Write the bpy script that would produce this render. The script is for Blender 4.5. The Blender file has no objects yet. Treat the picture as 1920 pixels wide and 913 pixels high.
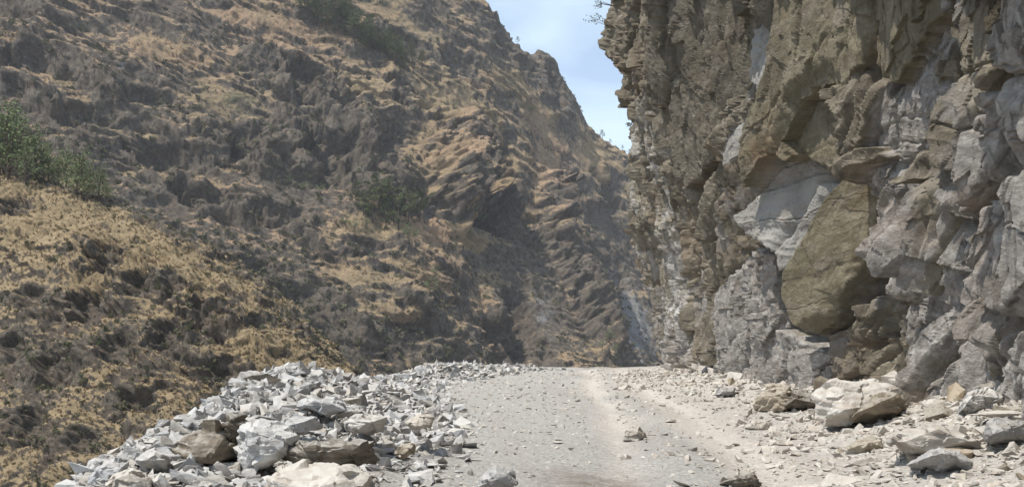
import bpy, bmesh, math, random
import numpy as np
from mathutils import Vector, Matrix
R = math.radians
C = bpy.context.scene.collection
S = bpy.context.scene
random.seed(4); RNG = np.random.default_rng(7)

# ------------------------------------------------------------------ camera, sky, sun
F = 1663.0; HY = 640.0; EYE = 1.6           # focal length and horizon row of the 1920 px photograph
cam = bpy.data.cameras.new('camera'); co = bpy.data.objects.new('camera', cam); C.objects.link(co)
co.location = (0, 0, EYE); co.rotation_euler = (R(90), 0, 0)
cam.sensor_width = 36; cam.lens = 36*F/1920; cam.shift_y = (HY-456.5)/1920; cam.clip_start = .1; cam.clip_end = 9000
S.camera = co
SUN_EL, SUN_AZ = 64, -117                    # azimuth from +y towards +x
w = bpy.data.worlds.new('World'); S.world = w; w.use_nodes = True
nt = w.node_tree; nt.nodes.clear()
sky = nt.nodes.new('ShaderNodeTexSky'); sky.sky_type = 'NISHITA'; sky.sun_disc = False
sky.sun_elevation = R(SUN_EL); sky.sun_rotation = R(SUN_AZ); sky.air_density = 1.0; sky.dust_density = 1.6; sky.ozone_density = 1.0; sky.altitude = 1200
bg = nt.nodes.new('ShaderNodeBackground'); bg.inputs[1].default_value = .13
ow = nt.nodes.new('ShaderNodeOutputWorld')
tc = nt.nodes.new('ShaderNodeTexCoord'); mp = nt.nodes.new('ShaderNodeMapping'); mp.inputs['Scale'].default_value = (1.5, 1.5, 5)
mp.inputs['Rotation'].default_value = (0, .5, 0)
cn = nt.nodes.new('ShaderNodeTexNoise'); cn.inputs['Scale'].default_value = 2.2; cn.inputs['Detail'].default_value = 7; cn.inputs['Distortion'].default_value = .4
cr = nt.nodes.new('ShaderNodeMapRange'); cr.inputs[1].default_value = .40; cr.inputs[2].default_value = .80; cr.inputs[3].default_value = .25; cr.inputs[4].default_value = .9
mx = nt.nodes.new('ShaderNodeMixRGB'); mx.inputs[2].default_value = (5.3, 6.4, 7.0, 1)
nt.links.new(tc.outputs['Generated'], mp.inputs[0]); nt.links.new(mp.outputs[0], cn.inputs[0]); nt.links.new(cn.outputs[0], cr.inputs[0])
nt.links.new(cr.outputs[0], mx.inputs[0]); nt.links.new(sky.outputs[0], mx.inputs[1]); nt.links.new(mx.outputs[0], bg.inputs[0]); nt.links.new(bg.outputs[0], ow.inputs[0])
sl = bpy.data.lights.new('sun', 'SUN'); sl.energy = 3.6; sl.angle = R(.55); sl.color = (1, .95, .87)
so = bpy.data.objects.new('sun', sl); C.objects.link(so)
sd = Vector((math.sin(R(SUN_AZ))*math.cos(R(SUN_EL)), math.cos(R(SUN_AZ))*math.cos(R(SUN_EL)), math.sin(R(SUN_EL))))
so.rotation_euler = sd.to_track_quat('Z', 'Y').to_euler(); so.location = sd*60
S.view_settings.view_transform = 'Standard'; S.view_settings.look = 'None'; S.view_settings.exposure = 0.65; S.view_settings.gamma = 1
S.render.engine = 'CYCLES'

# ------------------------------------------------------------------ helpers
def P(px, py, d): return np.array(((px-960)/F*d, d, EYE+(HY-py)/F*d))
_r = np.random.default_rng(11)
PERM = np.concatenate([_r.permutation(256)]*3).astype(np.int32)
VAL = _r.random(256).astype(np.float32)*2-1
def noise(x, y, z=None):
    x = np.asarray(x, np.float32); y = np.asarray(y, np.float32)
    z = np.zeros_like(x) if z is None else np.asarray(z, np.float32)
    xf, yf, zf = np.floor(x), np.floor(y), np.floor(z)
    fx, fy, fz = x-xf, y-yf, z-zf
    X, Y, Z = xf.astype(np.int32) & 255, yf.astype(np.int32) & 255, zf.astype(np.int32) & 255
    u, v, q = [t*t*t*(t*(t*6-15)+10) for t in (fx, fy, fz)]
    def h(a, b, c): return VAL[PERM[PERM[PERM[a]+b]+c]]
    def lx(b, c):
        p = h(X, b, c); return p+u*(h(X+1, b, c)-p)
    def ly(c):
        p = lx(Y, c); return p+v*(lx(Y+1, c)-p)
    p = ly(Z)
    return p+q*(ly(Z+1)-p)
def fbm(x, y, z=None, o=4, gain=.5, lac=2.03):
    s = 0; a = 1; n = 0
    z = np.zeros_like(np.asarray(x, np.float32)) if z is None else z
    for i in range(o):
        s = s+a*noise(x+17.3*i, y+9.1*i, z+5.7*i); n += a; a *= gain; x = x*lac; y = y*lac; z = z*lac
    return s/n
def ridged(x, y, z=None, o=4, gain=.5):
    s = 0; a = 1; n = 0
    z = np.zeros_like(np.asarray(x, np.float32)) if z is None else z
    for i in range(o):
        s = s+a*(1-2*np.abs(noise(x+31.3*i, y+4.1*i, z+2.7*i))); n += a; a *= gain; x = x*2.1; y = y*2.1; z = z*2.1
    return s/n
def sm(a, b, x):
    t = np.clip((x-a)/(b-a), 0, 1); return t*t*(3-2*t)
def cells(u, v, seed=0):
    """2D cellular pattern: three random numbers of the nearest cell, offset to its centre, and border distance"""
    iu = np.floor(u).astype(np.int32); iv = np.floor(v).astype(np.int32)
    best = np.full(u.shape, 9e9, np.float32); sec = best.copy(); bu = np.zeros(u.shape, np.float32); bv = bu.copy(); bid = np.zeros(u.shape, np.int32)
    for du in (-1, 0, 1):
        for dv in (-1, 0, 1):
            a, b = iu+du, iv+dv
            h = PERM[PERM[(a+seed*7) & 255]+((b+seed*13) & 255)]
            cu = a+.5+.48*VAL[h]; cv = b+.5+.48*VAL[PERM[h+50]]
            dd = (u-cu)**2+(v-cv)**2
            m = dd < best
            sec = np.where(m, best, np.minimum(sec, dd)); best = np.where(m, dd, best)
            bu = np.where(m, u-cu, bu); bv = np.where(m, v-cv, bv); bid = np.where(m, h, bid)
    return VAL[PERM[bid+100]], VAL[PERM[bid+170]], VAL[PERM[bid+220]], bu, bv, np.sqrt(sec)-np.sqrt(best)
class TPS:
    def __init__(s, pts, vals, lam=0.):
        pts = np.asarray(pts, float); s.sc = np.abs(pts).max(); s.p = pts/s.sc; n = len(pts)
        K = s.k(np.linalg.norm(s.p[:, None]-s.p[None], axis=2))+lam*np.eye(n)
        Q = np.c_[np.ones(n), s.p]; A = np.zeros((n+3, n+3)); A[:n, :n] = K; A[:n, n:] = Q; A[n:, :n] = Q.T
        s.w = np.linalg.solve(A, np.r_[np.asarray(vals, float), 0, 0, 0])
    def k(s, r): return np.where(r > 1e-9, r*r*np.log(np.maximum(r, 1e-9)), 0)
    def __call__(s, x, y):
        x = np.asarray(x, float)/s.sc; y = np.asarray(y, float)/s.sc; o = s.w[-3]+s.w[-2]*x+s.w[-1]*y
        for (a, b), c in zip(s.p, s.w): 
            r2 = (x-a)**2+(y-b)**2; o = o+c*.5*r2*np.log(np.maximum(r2, 1e-18))
        return o
def mesh_np(name, V, T, mats=(), smooth=True, attrs=None, nq=4):
    me = bpy.data.meshes.new(name); n = len(V); T = np.asarray(T, np.int32); k = T.shape[1]
    me.vertices.add(n); me.vertices.foreach_set('co', np.asarray(V, np.float32).ravel())
    me.loops.add(T.size); me.loops.foreach_set('vertex_index', T.ravel())
    me.polygons.add(len(T)); me.polygons.foreach_set('loop_start', np.arange(0, T.size, k, dtype=np.int32))
    try: me.polygons.foreach_set('loop_total', np.full(len(T), k, np.int32))
    except Exception: pass
    me.polygons.foreach_set('use_smooth', np.full(len(T), smooth))
    for a, v in (attrs or {}).items():
        at = me.attributes.new(a, 'FLOAT', 'POINT'); at.data.foreach_set('value', np.asarray(v, np.float32).ravel())
    for m in mats: me.materials.append(m)
    me.update(calc_edges=True); me.validate()
    return me
def grid_faces(nr, nc):
    i = np.arange(nr*nc).reshape(nr, nc)
    return np.stack([i[:-1, :-1], i[:-1, 1:], i[1:, 1:], i[1:, :-1]], -1).reshape(-1, 4)
def link(name, me, parent=None, **k):
    o = bpy.data.objects.new(name, me); C.objects.link(o)
    if parent: o.parent = parent
    for a, v in k.items(): o[a] = v
    return o
def empty(name, loc, **k):
    o = link(name, None, **k); o.location = loc; o.empty_display_size = .3; return o
def gnormals(X, Y, Z):
    a = np.stack([np.gradient(q, axis=1) for q in (X, Y, Z)], -1); b = np.stack([np.gradient(q, axis=0) for q in (X, Y, Z)], -1)
    n = np.cross(a, b); n /= np.linalg.norm(n, axis=-1, keepdims=True)+1e-9
    return n
# --- node helper
class NT:
    def __init__(s, name, rough=.9):
        s.m = bpy.data.materials.new(name); s.m.use_nodes = True; s.t = s.m.node_tree; s.b = s.t.nodes['Principled BSDF']
        s.b.inputs['Roughness'].default_value = rough; s.b.inputs['Specular IOR Level'].default_value = .2
        s.tc = s.t.nodes.new('ShaderNodeTexCoord')
    def L(s, a, b): s.t.links.new(a, b)
    def val(s, sock, v):
        if isinstance(v, (int, float)): sock.default_value = v
        elif isinstance(v, tuple): sock.default_value = (*v, 1) if len(v) == 3 else v
        else: s.L(v, sock)
    def noise(s, scale, detail=5, rough=.6, dist=0, stretch=None, rot=None, off=(0, 0, 0)):
        n = s.t.nodes.new('ShaderNodeTexNoise'); n.inputs['Scale'].default_value = scale; n.inputs['Detail'].default_value = detail
        n.inputs['Roughness'].default_value = rough; n.inputs['Distortion'].default_value = dist
        m = s.t.nodes.new('ShaderNodeMapping'); m.inputs['Scale'].default_value = stretch or (1, 1, 1); m.inputs['Location'].default_value = off
        m0 = s.t.nodes.new('ShaderNodeMapping'); m0.inputs['Rotation'].default_value = rot or (0, 0, 0); s.L(s.tc.outputs['Object'], m0.inputs[0]); s.L(m0.outputs[0], m.inputs[0]); s.L(m.outputs[0], n.inputs[0]); return n.outputs[0]
    def vor(s, scale, feature='F1', stretch=None, rot=None, out=0):
        n = s.t.nodes.new('ShaderNodeTexVoronoi'); n.feature = feature; n.inputs['Scale'].default_value = scale
        m = s.t.nodes.new('ShaderNodeMapping'); m.inputs['Scale'].default_value = stretch or (1, 1, 1); m.inputs['Rotation'].default_value = rot or (0, 0, 0)
        s.L(s.tc.outputs['Object'], m.inputs[0]); s.L(m.outputs[0], n.inputs[0]); return n.outputs[out]
    def attr(s, name):
        n = s.t.nodes.new('ShaderNodeAttribute'); n.attribute_name = name; return n.outputs['Fac']
    def rng(s, v, a, b, c=0, d=1):
        n = s.t.nodes.new('ShaderNodeMapRange'); s.val(n.inputs[0], v)
        for i, x in enumerate((a, b, c, d)): n.inputs[i+1].default_value = x
        return n.outputs[0]
    def math(s, op, a, b=0):
        n = s.t.nodes.new('ShaderNodeMath'); n.operation = op; s.val(n.inputs[0], a); s.val(n.inputs[1], b); return n.outputs[0]
    def mix(s, f, a, b, bt='MIX'):
        n = s.t.nodes.new('ShaderNodeMixRGB'); n.blend_type = bt; s.val(n.inputs[0], f); s.val(n.inputs[1], a); s.val(n.inputs[2], b); return n.outputs[0]
    def ramp(s, f, stops):
        n = s.t.nodes.new('ShaderNodeValToRGB'); e = n.color_ramp.elements
        while len(e) < len(stops): e.new(.5)
        for x, (p, c) in zip(e, stops): x.position = p; x.color = (*c, 1)
        s.L(f, n.inputs[0]); return n.outputs[0]
    def bump(s, h, dist, strength=1, prev=None):
        n = s.t.nodes.new('ShaderNodeBump'); n.inputs['Distance'].default_value = dist; n.inputs['Strength'].default_value = strength
        s.L(h, n.inputs['Height'])
        if prev: s.L(prev, n.inputs['Normal'])
        return n.outputs[0]
    def objrand(s):
        n = s.t.nodes.new('ShaderNodeObjectInfo'); return n.outputs['Random']
    def done(s, col, nrm=None):
        s.val(s.b.inputs['Base Color'], col)
        if nrm: s.L(nrm, s.b.inputs['Normal'])
        return s.m

# ------------------------------------------------------------------ materials
def mat_hill(name, warm=1., k=1.):
    n = NT(name, .95)
    big = n.noise(.02*k, 4); mid = n.noise(.11*k, 7, .68, .5, stretch=(.8, .8, 2.2), rot=(0, .45, 0)); fine = n.noise(.55*k, 8, .72); tiny = n.noise(2.2*k, 6, .7)
    grass = n.ramp(mid, [(.3, (.20, .15, .09)), (.45, (.31, .232, .14)), (.58, (.40, .295, .18)), (.75, (.34, .25, .145))] if warm else [(.3, (.20, .15, .09)), (.45, (.32, .242, .142)), (.58, (.42, .315, .19)), (.75, (.34, .255, .15))])
    grass = n.mix(n.rng(big, .45, .62), grass, (.40, .27, .175)) if warm else grass
    grass = n.mix(n.rng(fine, .38, .60, .45, 0), grass, (.17, .14, .085))
    rock = n.ramp(fine, [(.3, (.036, .031, .025)), (.42, (.098, .083, .067)), (.58, (.175, .148, .117)), (.78, (.32, .275, .215))])
    rock = n.mix(n.rng(mid, .45, .7, 0, .6), rock, (.15, .105, .075))
    scrub = n.ramp(fine, [(.3, (.045, .048, .028)), (.5, (.10, .10, .058)), (.75, (.19, .17, .10))])
    g = n.math('ADD', n.attr('grass'), n.math('MULTIPLY', n.math('SUBTRACT', fine, .5), 1.5))
    g = n.math('ADD', g, n.math('MULTIPLY', n.math('SUBTRACT', tiny, .5), .7))
    col = n.mix(n.rng(g, .40, .62), rock, grass)
    s_ = n.math('ADD', n.attr('scrub'), n.math('MULTIPLY', n.math('SUBTRACT', mid, .5), 1.6))
    col = n.mix(n.rng(s_, .45, .65, 0, .85), col, scrub)
    pl = n.math('ADD', n.attr('scree'), n.math('MULTIPLY', n.math('SUBTRACT', mid, .5), 2.2))
    col = n.mix(n.rng(pl, .45, .7), col, n.ramp(tiny, [(.35, (.14, .132, .125)), (.65, (.30, .288, .275))]))
    col = n.mix(n.rng(tiny, .35, .6, .22, 0), col, (.1, .09, .08), 'MULTIPLY')
    b = n.bump(fine, 1.3/k, .7); b = n.bump(tiny, .3/k, .7, b)
    return n.done(col, b)
M_mtn = mat_hill('mountain_cover', 1, 1.); M_spur = mat_hill('spur_cover', 0, 2.6)

def mat_cliff(name, tint=None):
    n = NT(name, .85)
    big = n.noise(.35, 4, .55, .3); mid = n.noise(1.3, 8, .65, .4, stretch=(1, .45, .55), rot=(0, -.5, 0)); fine = n.noise(6, 8, .7, 0, stretch=(1, .5, 1)); tiny = n.noise(30, 5, .7)
    lines = n.noise(3, 6, .6, .5, stretch=(1, .4, .13), rot=(0, -.6, 0))
    grey = n.ramp(fine, [(.3, (.14, .128, .115)), (.5, (.26, .24, .218)), (.7, (.40, .378, .35))])
    brown = n.ramp(mid, [(.3, (.09, .077, .058)), (.5, (.18, .156, .117)), (.7, (.275, .245, .19))])
    white = n.ramp(fine, [(.3, (.30, .28, .255)), (.7, (.54, .515, .48))])
    f = n.math('ADD', n.attr('stain'), n.math('MULTIPLY', n.math('SUBTRACT', mid, .5), 1.6))
    col = n.mix(n.rng(f, .35, .65), grey, brown)
    f = n.math('ADD', n.attr('fresh'), n.math('MULTIPLY', n.math('SUBTRACT', fine, .5), 1.8))
    col = n.mix(n.rng(f, .45, .95, 0, .85), col, white)
    col = n.mix(n.rng(big, .5, .75, 0, .4), col, (.22, .145, .085))
    col = n.mix(n.rng(lines, .36, .44, .65, 0), col, (.09, .075, .06))
    col = n.mix(n.math('MULTIPLY', n.attr('pale'), .9), col, n.ramp(mid, [(.3, (.19, .178, .158)), (.5, (.27, .258, .235)), (.7, (.345, .335, .31))]))
    ol = n.ramp(mid, [(.3, (.10, .086, .058)), (.5, (.17, .149, .10)), (.7, (.245, .217, .15))])
    ol = n.mix(n.rng(big, .5, .66, 0, .6), ol, (.20, .12, .06))
    ol = n.mix(n.rng(fine, .42, .62, .45, 0), ol, (.085, .07, .045))
    col = n.mix(n.math('MINIMUM', n.attr('olive'), 1), col, ol)
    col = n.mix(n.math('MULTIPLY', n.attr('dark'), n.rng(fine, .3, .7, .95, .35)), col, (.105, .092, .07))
    col = n.mix(n.rng(n.noise(2.2, 6, .65, .2, stretch=(1, .5, 1), off=(5, 5, 5)), .52, .7, 0, .4), col, (.35, .30, .25))
    b = n.bump(mid, .12, .6); b = n.bump(fine, .06, .9, b); b = n.bump(tiny, .012, .8, b)
    return n.done(col, b)
M_cliff = mat_cliff('cliff_rock')
def mat_stone(name, stops, line=.35, var=.35, k=1., dirt=(.2, .15, .1)):
    n = NT(name, .85); r = n.objrand(); at = n.attr('tone')
    a = n.noise(2.2*k, 8, .65, .4); b_ = n.noise(13*k, 7, .7); c = n.noise(60*k, 4, .7)
    l = n.noise(5*k, 5, .6, .3, stretch=(.18, .18, 2.4))
    col = n.ramp(n.math('ADD', n.math('MULTIPLY', a, .6), n.math('MULTIPLY', b_, .4)), stops)
    t_ = n.math('FRACT', n.math('ADD', at, n.math('MULTIPLY', r, 7.31)))
    col = n.mix(var*2, col, n.ramp(t_, [(0, (.36, .34, .32)), (.22, (.62, .60, .60)), (.45, (.88, .90, .94)), (.6, (1.12, 1.12, 1.12)), (.78, (.82, .72, .60)), (.9, (1.05, 1.03, 1.0))]), 'MULTIPLY')
    col = n.mix(n.rng(l, .52, .64, 0, line), col, dirt)
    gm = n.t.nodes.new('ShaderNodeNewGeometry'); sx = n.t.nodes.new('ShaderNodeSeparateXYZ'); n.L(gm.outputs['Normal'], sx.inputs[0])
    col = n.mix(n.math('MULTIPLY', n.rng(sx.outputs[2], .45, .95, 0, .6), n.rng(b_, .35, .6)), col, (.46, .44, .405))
    n_ = n.bump(a, .06, .5); n_ = n.bump(b_, .02, .8, n_); n_ = n.bump(l, .02, .7, n_); n_ = n.bump(c, .004, .6, n_)
    return n.done(col, n_)
M_slate = mat_stone('slate_stone', [(.3, (.29, .288, .28)), (.5, (.455, .45, .438)), (.7, (.65, .64, .62))])
M_cream = mat_stone('cream_stone', [(.3, (.32, .285, .24)), (.5, (.46, .425, .375)), (.7, (.60, .57, .52))], var=.16, dirt=(.33, .22, .15))
M_tan = mat_stone('tan_stone', [(.3, (.25, .205, .15)), (.5, (.37, .315, .235)), (.7, (.50, .445, .35))], dirt=(.12, .09, .06))
M_brown = mat_stone('brown_stone', [(.3, (.12, .10, .08)), (.5, (.20, .175, .14)), (.7, (.32, .285, .24))], line=.6, dirt=(.05, .04, .03))
M_olive = mat_stone('olive_stone', [(.3, (.165, .135, .07)), (.5, (.225, .19, .10)), (.7, (.29, .25, .145))], line=.3, var=.1, k=.7, dirt=(.2, .115, .05))
M_pale = mat_stone('pale_face_stone', [(.3, (.27, .26, .255)), (.5, (.36, .35, .34)), (.7, (.44, .425, .41))], line=.45, var=.08, k=.5, dirt=(.22, .19, .15))
M_drk = mat_stone('dark_wall_stone', [(.3, (.12, .095, .065)), (.5, (.18, .145, .10)), (.7, (.26, .215, .15))], line=.4, var=.15, k=.7, dirt=(.08, .06, .045))
def mat_road():
    n = NT('gravel_surface', .95)
    a = n.noise(.25, 5, .6, .4, off=(3, 1, 0)); b_ = n.noise(2.5, 8, .7); c = n.noise(14, 8, .75); d = n.noise(60, 4, .8)
    tr = n.noise(.9, 5, .6, .3, stretch=(1, .12, 1))
    grey = n.ramp(c, [(.28, (.20, .188, .172)), (.5, (.35, .335, .312)), (.72, (.52, .505, .48))])
    cream = n.ramp(c, [(.28, (.29, .26, .225)), (.5, (.47, .43, .385)), (.72, (.62, .59, .545))])
    f = n.math('ADD', n.attr('cream'), n.math('MULTIPLY', n.math('SUBTRACT', b_, .5), 1.))
    col = n.mix(n.rng(f, .15, 1.0), grey, cream)
    col = n.mix(n.math('MULTIPLY', n.attr('dirt'), n.rng(b_, .3, .6)), col, n.ramp(c, [(.3, (.13, .11, .09)), (.7, (.29, .255, .22))]))
    col = n.mix(n.rng(tr, .5, .66, 0, .3), col, (.30, .26, .22))
    sp = n.vor(16, out=0)
    col = n.mix(n.rng(d, .58, .72, 0, .45), col, (.12, .11, .10))
    nb = n.bump(b_, .08, .6); nb = n.bump(c, .03, 1, nb); nb = n.bump(sp, .02, .5, nb); nb = n.bump(d, .006, .8, nb)
    return n.done(col, nb)
M_road = mat_road()
def mat_flat(name, stops, sc=3., rough=.9):
    n = NT(name, rough); a = n.noise(sc, 6, .7)
    a = n.math('ADD', a, n.math('MULTIPLY', n.attr('tone'), .25))
    return n.done(n.ramp(a, stops))
M_pine = mat_flat('pine_needles', [(.25, (.075, .105, .045)), (.5, (.14, .175, .075)), (.8, (.22, .255, .13))])
M_dark = mat_flat('dark_foliage', [(.25, (.035, .055, .022)), (.5, (.065, .092, .036)), (.8, (.12, .145, .06))])
M_mid = mat_flat('olive_foliage', [(.25, (.045, .06, .026)), (.5, (.085, .105, .045)), (.8, (.14, .155, .07))])
M_scrub = mat_flat('scrub_leaves', [(.25, (.04, .043, .026)), (.5, (.085, .085, .05)), (.8, (.16, .15, .085))], .6)
M_tuft = mat_flat('dry_grass_blades', [(.25, (.20, .15, .09)), (.5, (.32, .24, .145)), (.8, (.44, .34, .21))], .5)
M_bark = mat_flat('bark', [(.3, (.08, .06, .045)), (.7, (.17, .13, .10))], 8)

# ------------------------------------------------------------------ main mountain
mp_pts = [  # px, py, depth
 (-500,-100,300),(-500,200,260),(-500,500,210),(-500,-350,380),
 (0,-400,480),(0,-180,400),(0,0,340),(0,160,300),(0,330,262),(0,520,215),
 (200,-180,410),(200,0,350),(200,200,305),(200,400,262),(200,580,222),
 (400,-380,520),(400,-150,430),(400,0,375),(400,200,325),(400,400,280),(400,560,245),(400,720,210),
 (600,-150,450),(600,0,400),(600,150,362),(600,300,322),(600,450,284),(600,600,246),(600,720,215),
 (760,-130,480),(800,0,440),(800,150,404),(800,300,365),(800,450,325),(800,600,287),(800,720,260),
 (870,-30,480),(915,0,495),(945,30,500),(985,70,508),(1008,100,514),(1040,103,520),(1070,150,526),(1090,205,532),(1110,236,540),(1150,263,556),(1195,290,572),
 (940,200,445),(940,400,395),(940,550,352),(940,720,315),
 (1010,300,450),(1000,450,400),(1040,560,370),(1080,640,352),(1130,700,335),
 (1075,480,440),(1110,560,432),(1160,640,420),(1210,700,410),
 (1050,330,480),(1120,330,520),(1120,430,500),(1195,420,530),(1195,560,480),(1290,700,470),(1290,560,520),
 (1300,350,620),(1400,450,640),(1500,600,640),(1500,750,560)]
pp = [P(*q) for q in mp_pts]
for q in [(800,-100,540),(915,0,540),(985,70,550),(1040,103,560),(1090,205,580),(1150,263,600),(1195,290,625),(1300,350,680)]:
    z = P(*q)[2]; b = P(q[0], q[1], q[2]+20); pp.append(np.array((b[0], b[1], z-45)))
for x, y, z in [(-40,150,-55),(0,200,-60),(40,270,-60),(80,350,-60),(-90,150,-45),(-150,140,-20),(100,700,40),(300,700,20),(-100,700,150),(-300,650,260)]: pp.append(np.array((x, y, z)))
pp = np.array(pp); TM = TPS(pp[:, :2], pp[:, 2], 1e-5)
OUT = [  # rock outcrops: px, py (centre), width, height px
 (600,150,190,120),(560,215,120,60),(470,260,90,90),(690,270,150,120),(640,300,140,90),(765,180,90,55),(925,330,85,150),(920,400,80,90),
 (1055,400,50,110),(420,375,150,60),(540,405,150,50),(200,200,130,50),(100,110,160,70),(60,190,150,60),(350,250,140,50),(330,320,110,40),
 (480,520,90,50),(800,610,130,50),(960,640,110,60),(760,480,70,40),(620,560,120,50),(560,620,120,50),(1000,430,60,60),
 (240,300,120,40),(720,640,120,40),(850,520,90,50),(60,40,150,60),(300,60,120,40),(1160,380,80,60),(1120,480,70,60)]
def tps_hit(T, px, py, d0, d1, n=500, h=None):
    d = np.linspace(d0, d1, n); x = (px-960)/F*d; z = EYE+(HY-py)/F*d; g = (h or T)(x, d)
    k = np.nonzero(g > z)[0]
    if len(k) == 0: return None
    k = k[0]; return np.array((x[k], d[k], g[k]))
OC = []
for px, py, wd, ht in OUT:
    c = tps_hit(TM, px, py+ht*.5, 150, 640)
    if c is None: continue
    OC.append((c[0], c[1], wd*c[1]/F, ht*c[1]/F))
GR = [(600,60,130,50),(740,430,230,50),(880,460,120,40),(650,450,120,60),(340,110,120,50),(480,40,140,40),(700,170,90,50),(620,520,160,60),(740,600,140,50),(870,220,120,70),(820,320,60,70),(300,90,90,60),(1010,210,80,60),(1120,290,60,50)]
GC = []
for px, py, wd, ht in GR:
    c = tps_hit(TM, px, py, 150, 640)
    if c is not None: GC.append((c[0], c[1], c[2], wd*c[1]/F*.5, ht*c[1]/F*.5))
SC = []
for px, py, wd, ht in [(1160,560,150,260),(1200,620,110,160),(1020,590,60,150),(240,135,22,16)]:
    c = tps_hit(TM, px, py, 150, 640)
    if c is not None: SC.append((c[0], c[1], c[2], wd*c[1]/F*.5, ht*c[1]/F*.5))
DC = []
for px, py, wd, ht in [(500,580,150,100),(420,490,130,80),(590,640,110,80),(330,400,120,60),(620,660,160,50),(560,510,80,60),(985,90,120,120),(1050,170,70,120),(1130,430,120,120),(560,200,130,110),(690,280,120,100),(930,350,80,180),(250,440,160,60),(380,520,150,80),(480,600,140,80)]:
    c = tps_hit(TM, px, py, 150, 640)
    if c is not None: DC.append((c[0], c[1], c[2], wd*c[1]/F*.6, ht*c[1]/F*.6))
def notches(T, lst, d0, d1):
    o = []
    for px, py, wd, ht, dp, sl in lst:
        c = tps_hit(T, px, py, d0, d1)
        if c is not None: k_ = c[1]/F; o.append((c[0]-wd*.5*k_, c[1], c[2], wd*k_, ht*k_, dp, sl))
    return o
NO1 = notches(TM, [(925,345,85,215,52,.08),(1062,410,46,150,46,.08),(1108,560,52,200,42,.5),(1150,500,40,80,12,.5),(985,610,60,110,9,.4),(600,150,110,110,11,.5),(670,190,60,60,8,.4),(480,270,90,90,9,.4),(660,300,120,110,11,.5),(740,260,50,90,8,.4),
 (765,180,60,55,8,.5),(960,70,60,120,8,.3),(1050,160,40,90,7,.2),(1000,430,60,70,9,.4),(400,370,120,50,6,.8),(540,405,110,50,6,.8),(100,120,130,60,6,.8),(200,230,110,50,5,.8),(330,300,120,50,5,.8),(820,620,110,50,6,.8),
 (960,650,90,60,8,.6),(700,470,60,40,4,.6),(590,560,110,50,5,.7),(870,120,70,70,6,.5),(1150,370,60,70,8,.5),(480,500,80,50,5,.6),(820,400,70,60,6,.6),(300,190,90,50,5,.8),(780,90,70,60,5,.5)], 150, 640)
def h_mtn(x, y, detail=True):
    x = np.asarray(x, float); y = np.asarray(y, float)
    h = TM(x, y)
    near = sm(560, 470, y)                                   # calmer close to the skyline
    wx = x+9*noise(x/45, y/45); wy = y+9*noise(x/45+50, y/45)
    h = h+(4+7*near)*ridged(wx/75, wy/110, o=3)+(1+1.5*near)*2.2*fbm(wx/26, wy/26, o=4)
    for cx, cy, wd, ht in OC:                                # outcrops: steep lower face, shelf above
        ux, uy = .12, .99
        a = (x-cx)*uy-(y-cy)*ux; b = (x-cx)*ux+(y-cy)*uy
        b = b+2.0*noise(x/7+cx, y/7)*1.3
        m = sm(wd*.62, wd*.36, np.abs(a+3*noise(x/11, y/11+cy)))
        t = b/(ht*1.25)
        h = h+ht*.62*m*sm(-.05, .24, t)*np.clip(1-t, 0, 1)
    q = (h+.28*x+.1*y+11*fbm(x/30, y/30, o=3))/13.           # strata ledges
    fr = q-np.floor(q); msk = sm(-.15, .35, fbm(x/38+7, y/38, o=3))
    h = h+3.0*msk*sm(0, .34, fr)*(1-fr)
    q = (h+.3*x-.05*y+7*fbm(x/14, y/14, o=3))/4.6
    fr = q-np.floor(q); msk = sm(-.2, .3, fbm(x/21+70, y/21, o=3))
    h = h+1.1*msk*sm(0, .2, fr)*(1-fr)+.8*fbm(x/13, y/13, o=2)
    h = h-4-5*sm(430, 510, y)
    h = h+sm(470, 495, y)*sm(570, 545, y)*(2.0*sm(12, 17, x+1.2*noise(x/3, y/6))*sm(29, 25, x+1.2*noise(x/3, y/6))-1.2*np.exp(-((x-10)/4)**2)+2.*sm(-12, -9, x)*sm(1, -3, x))
    return h
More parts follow.
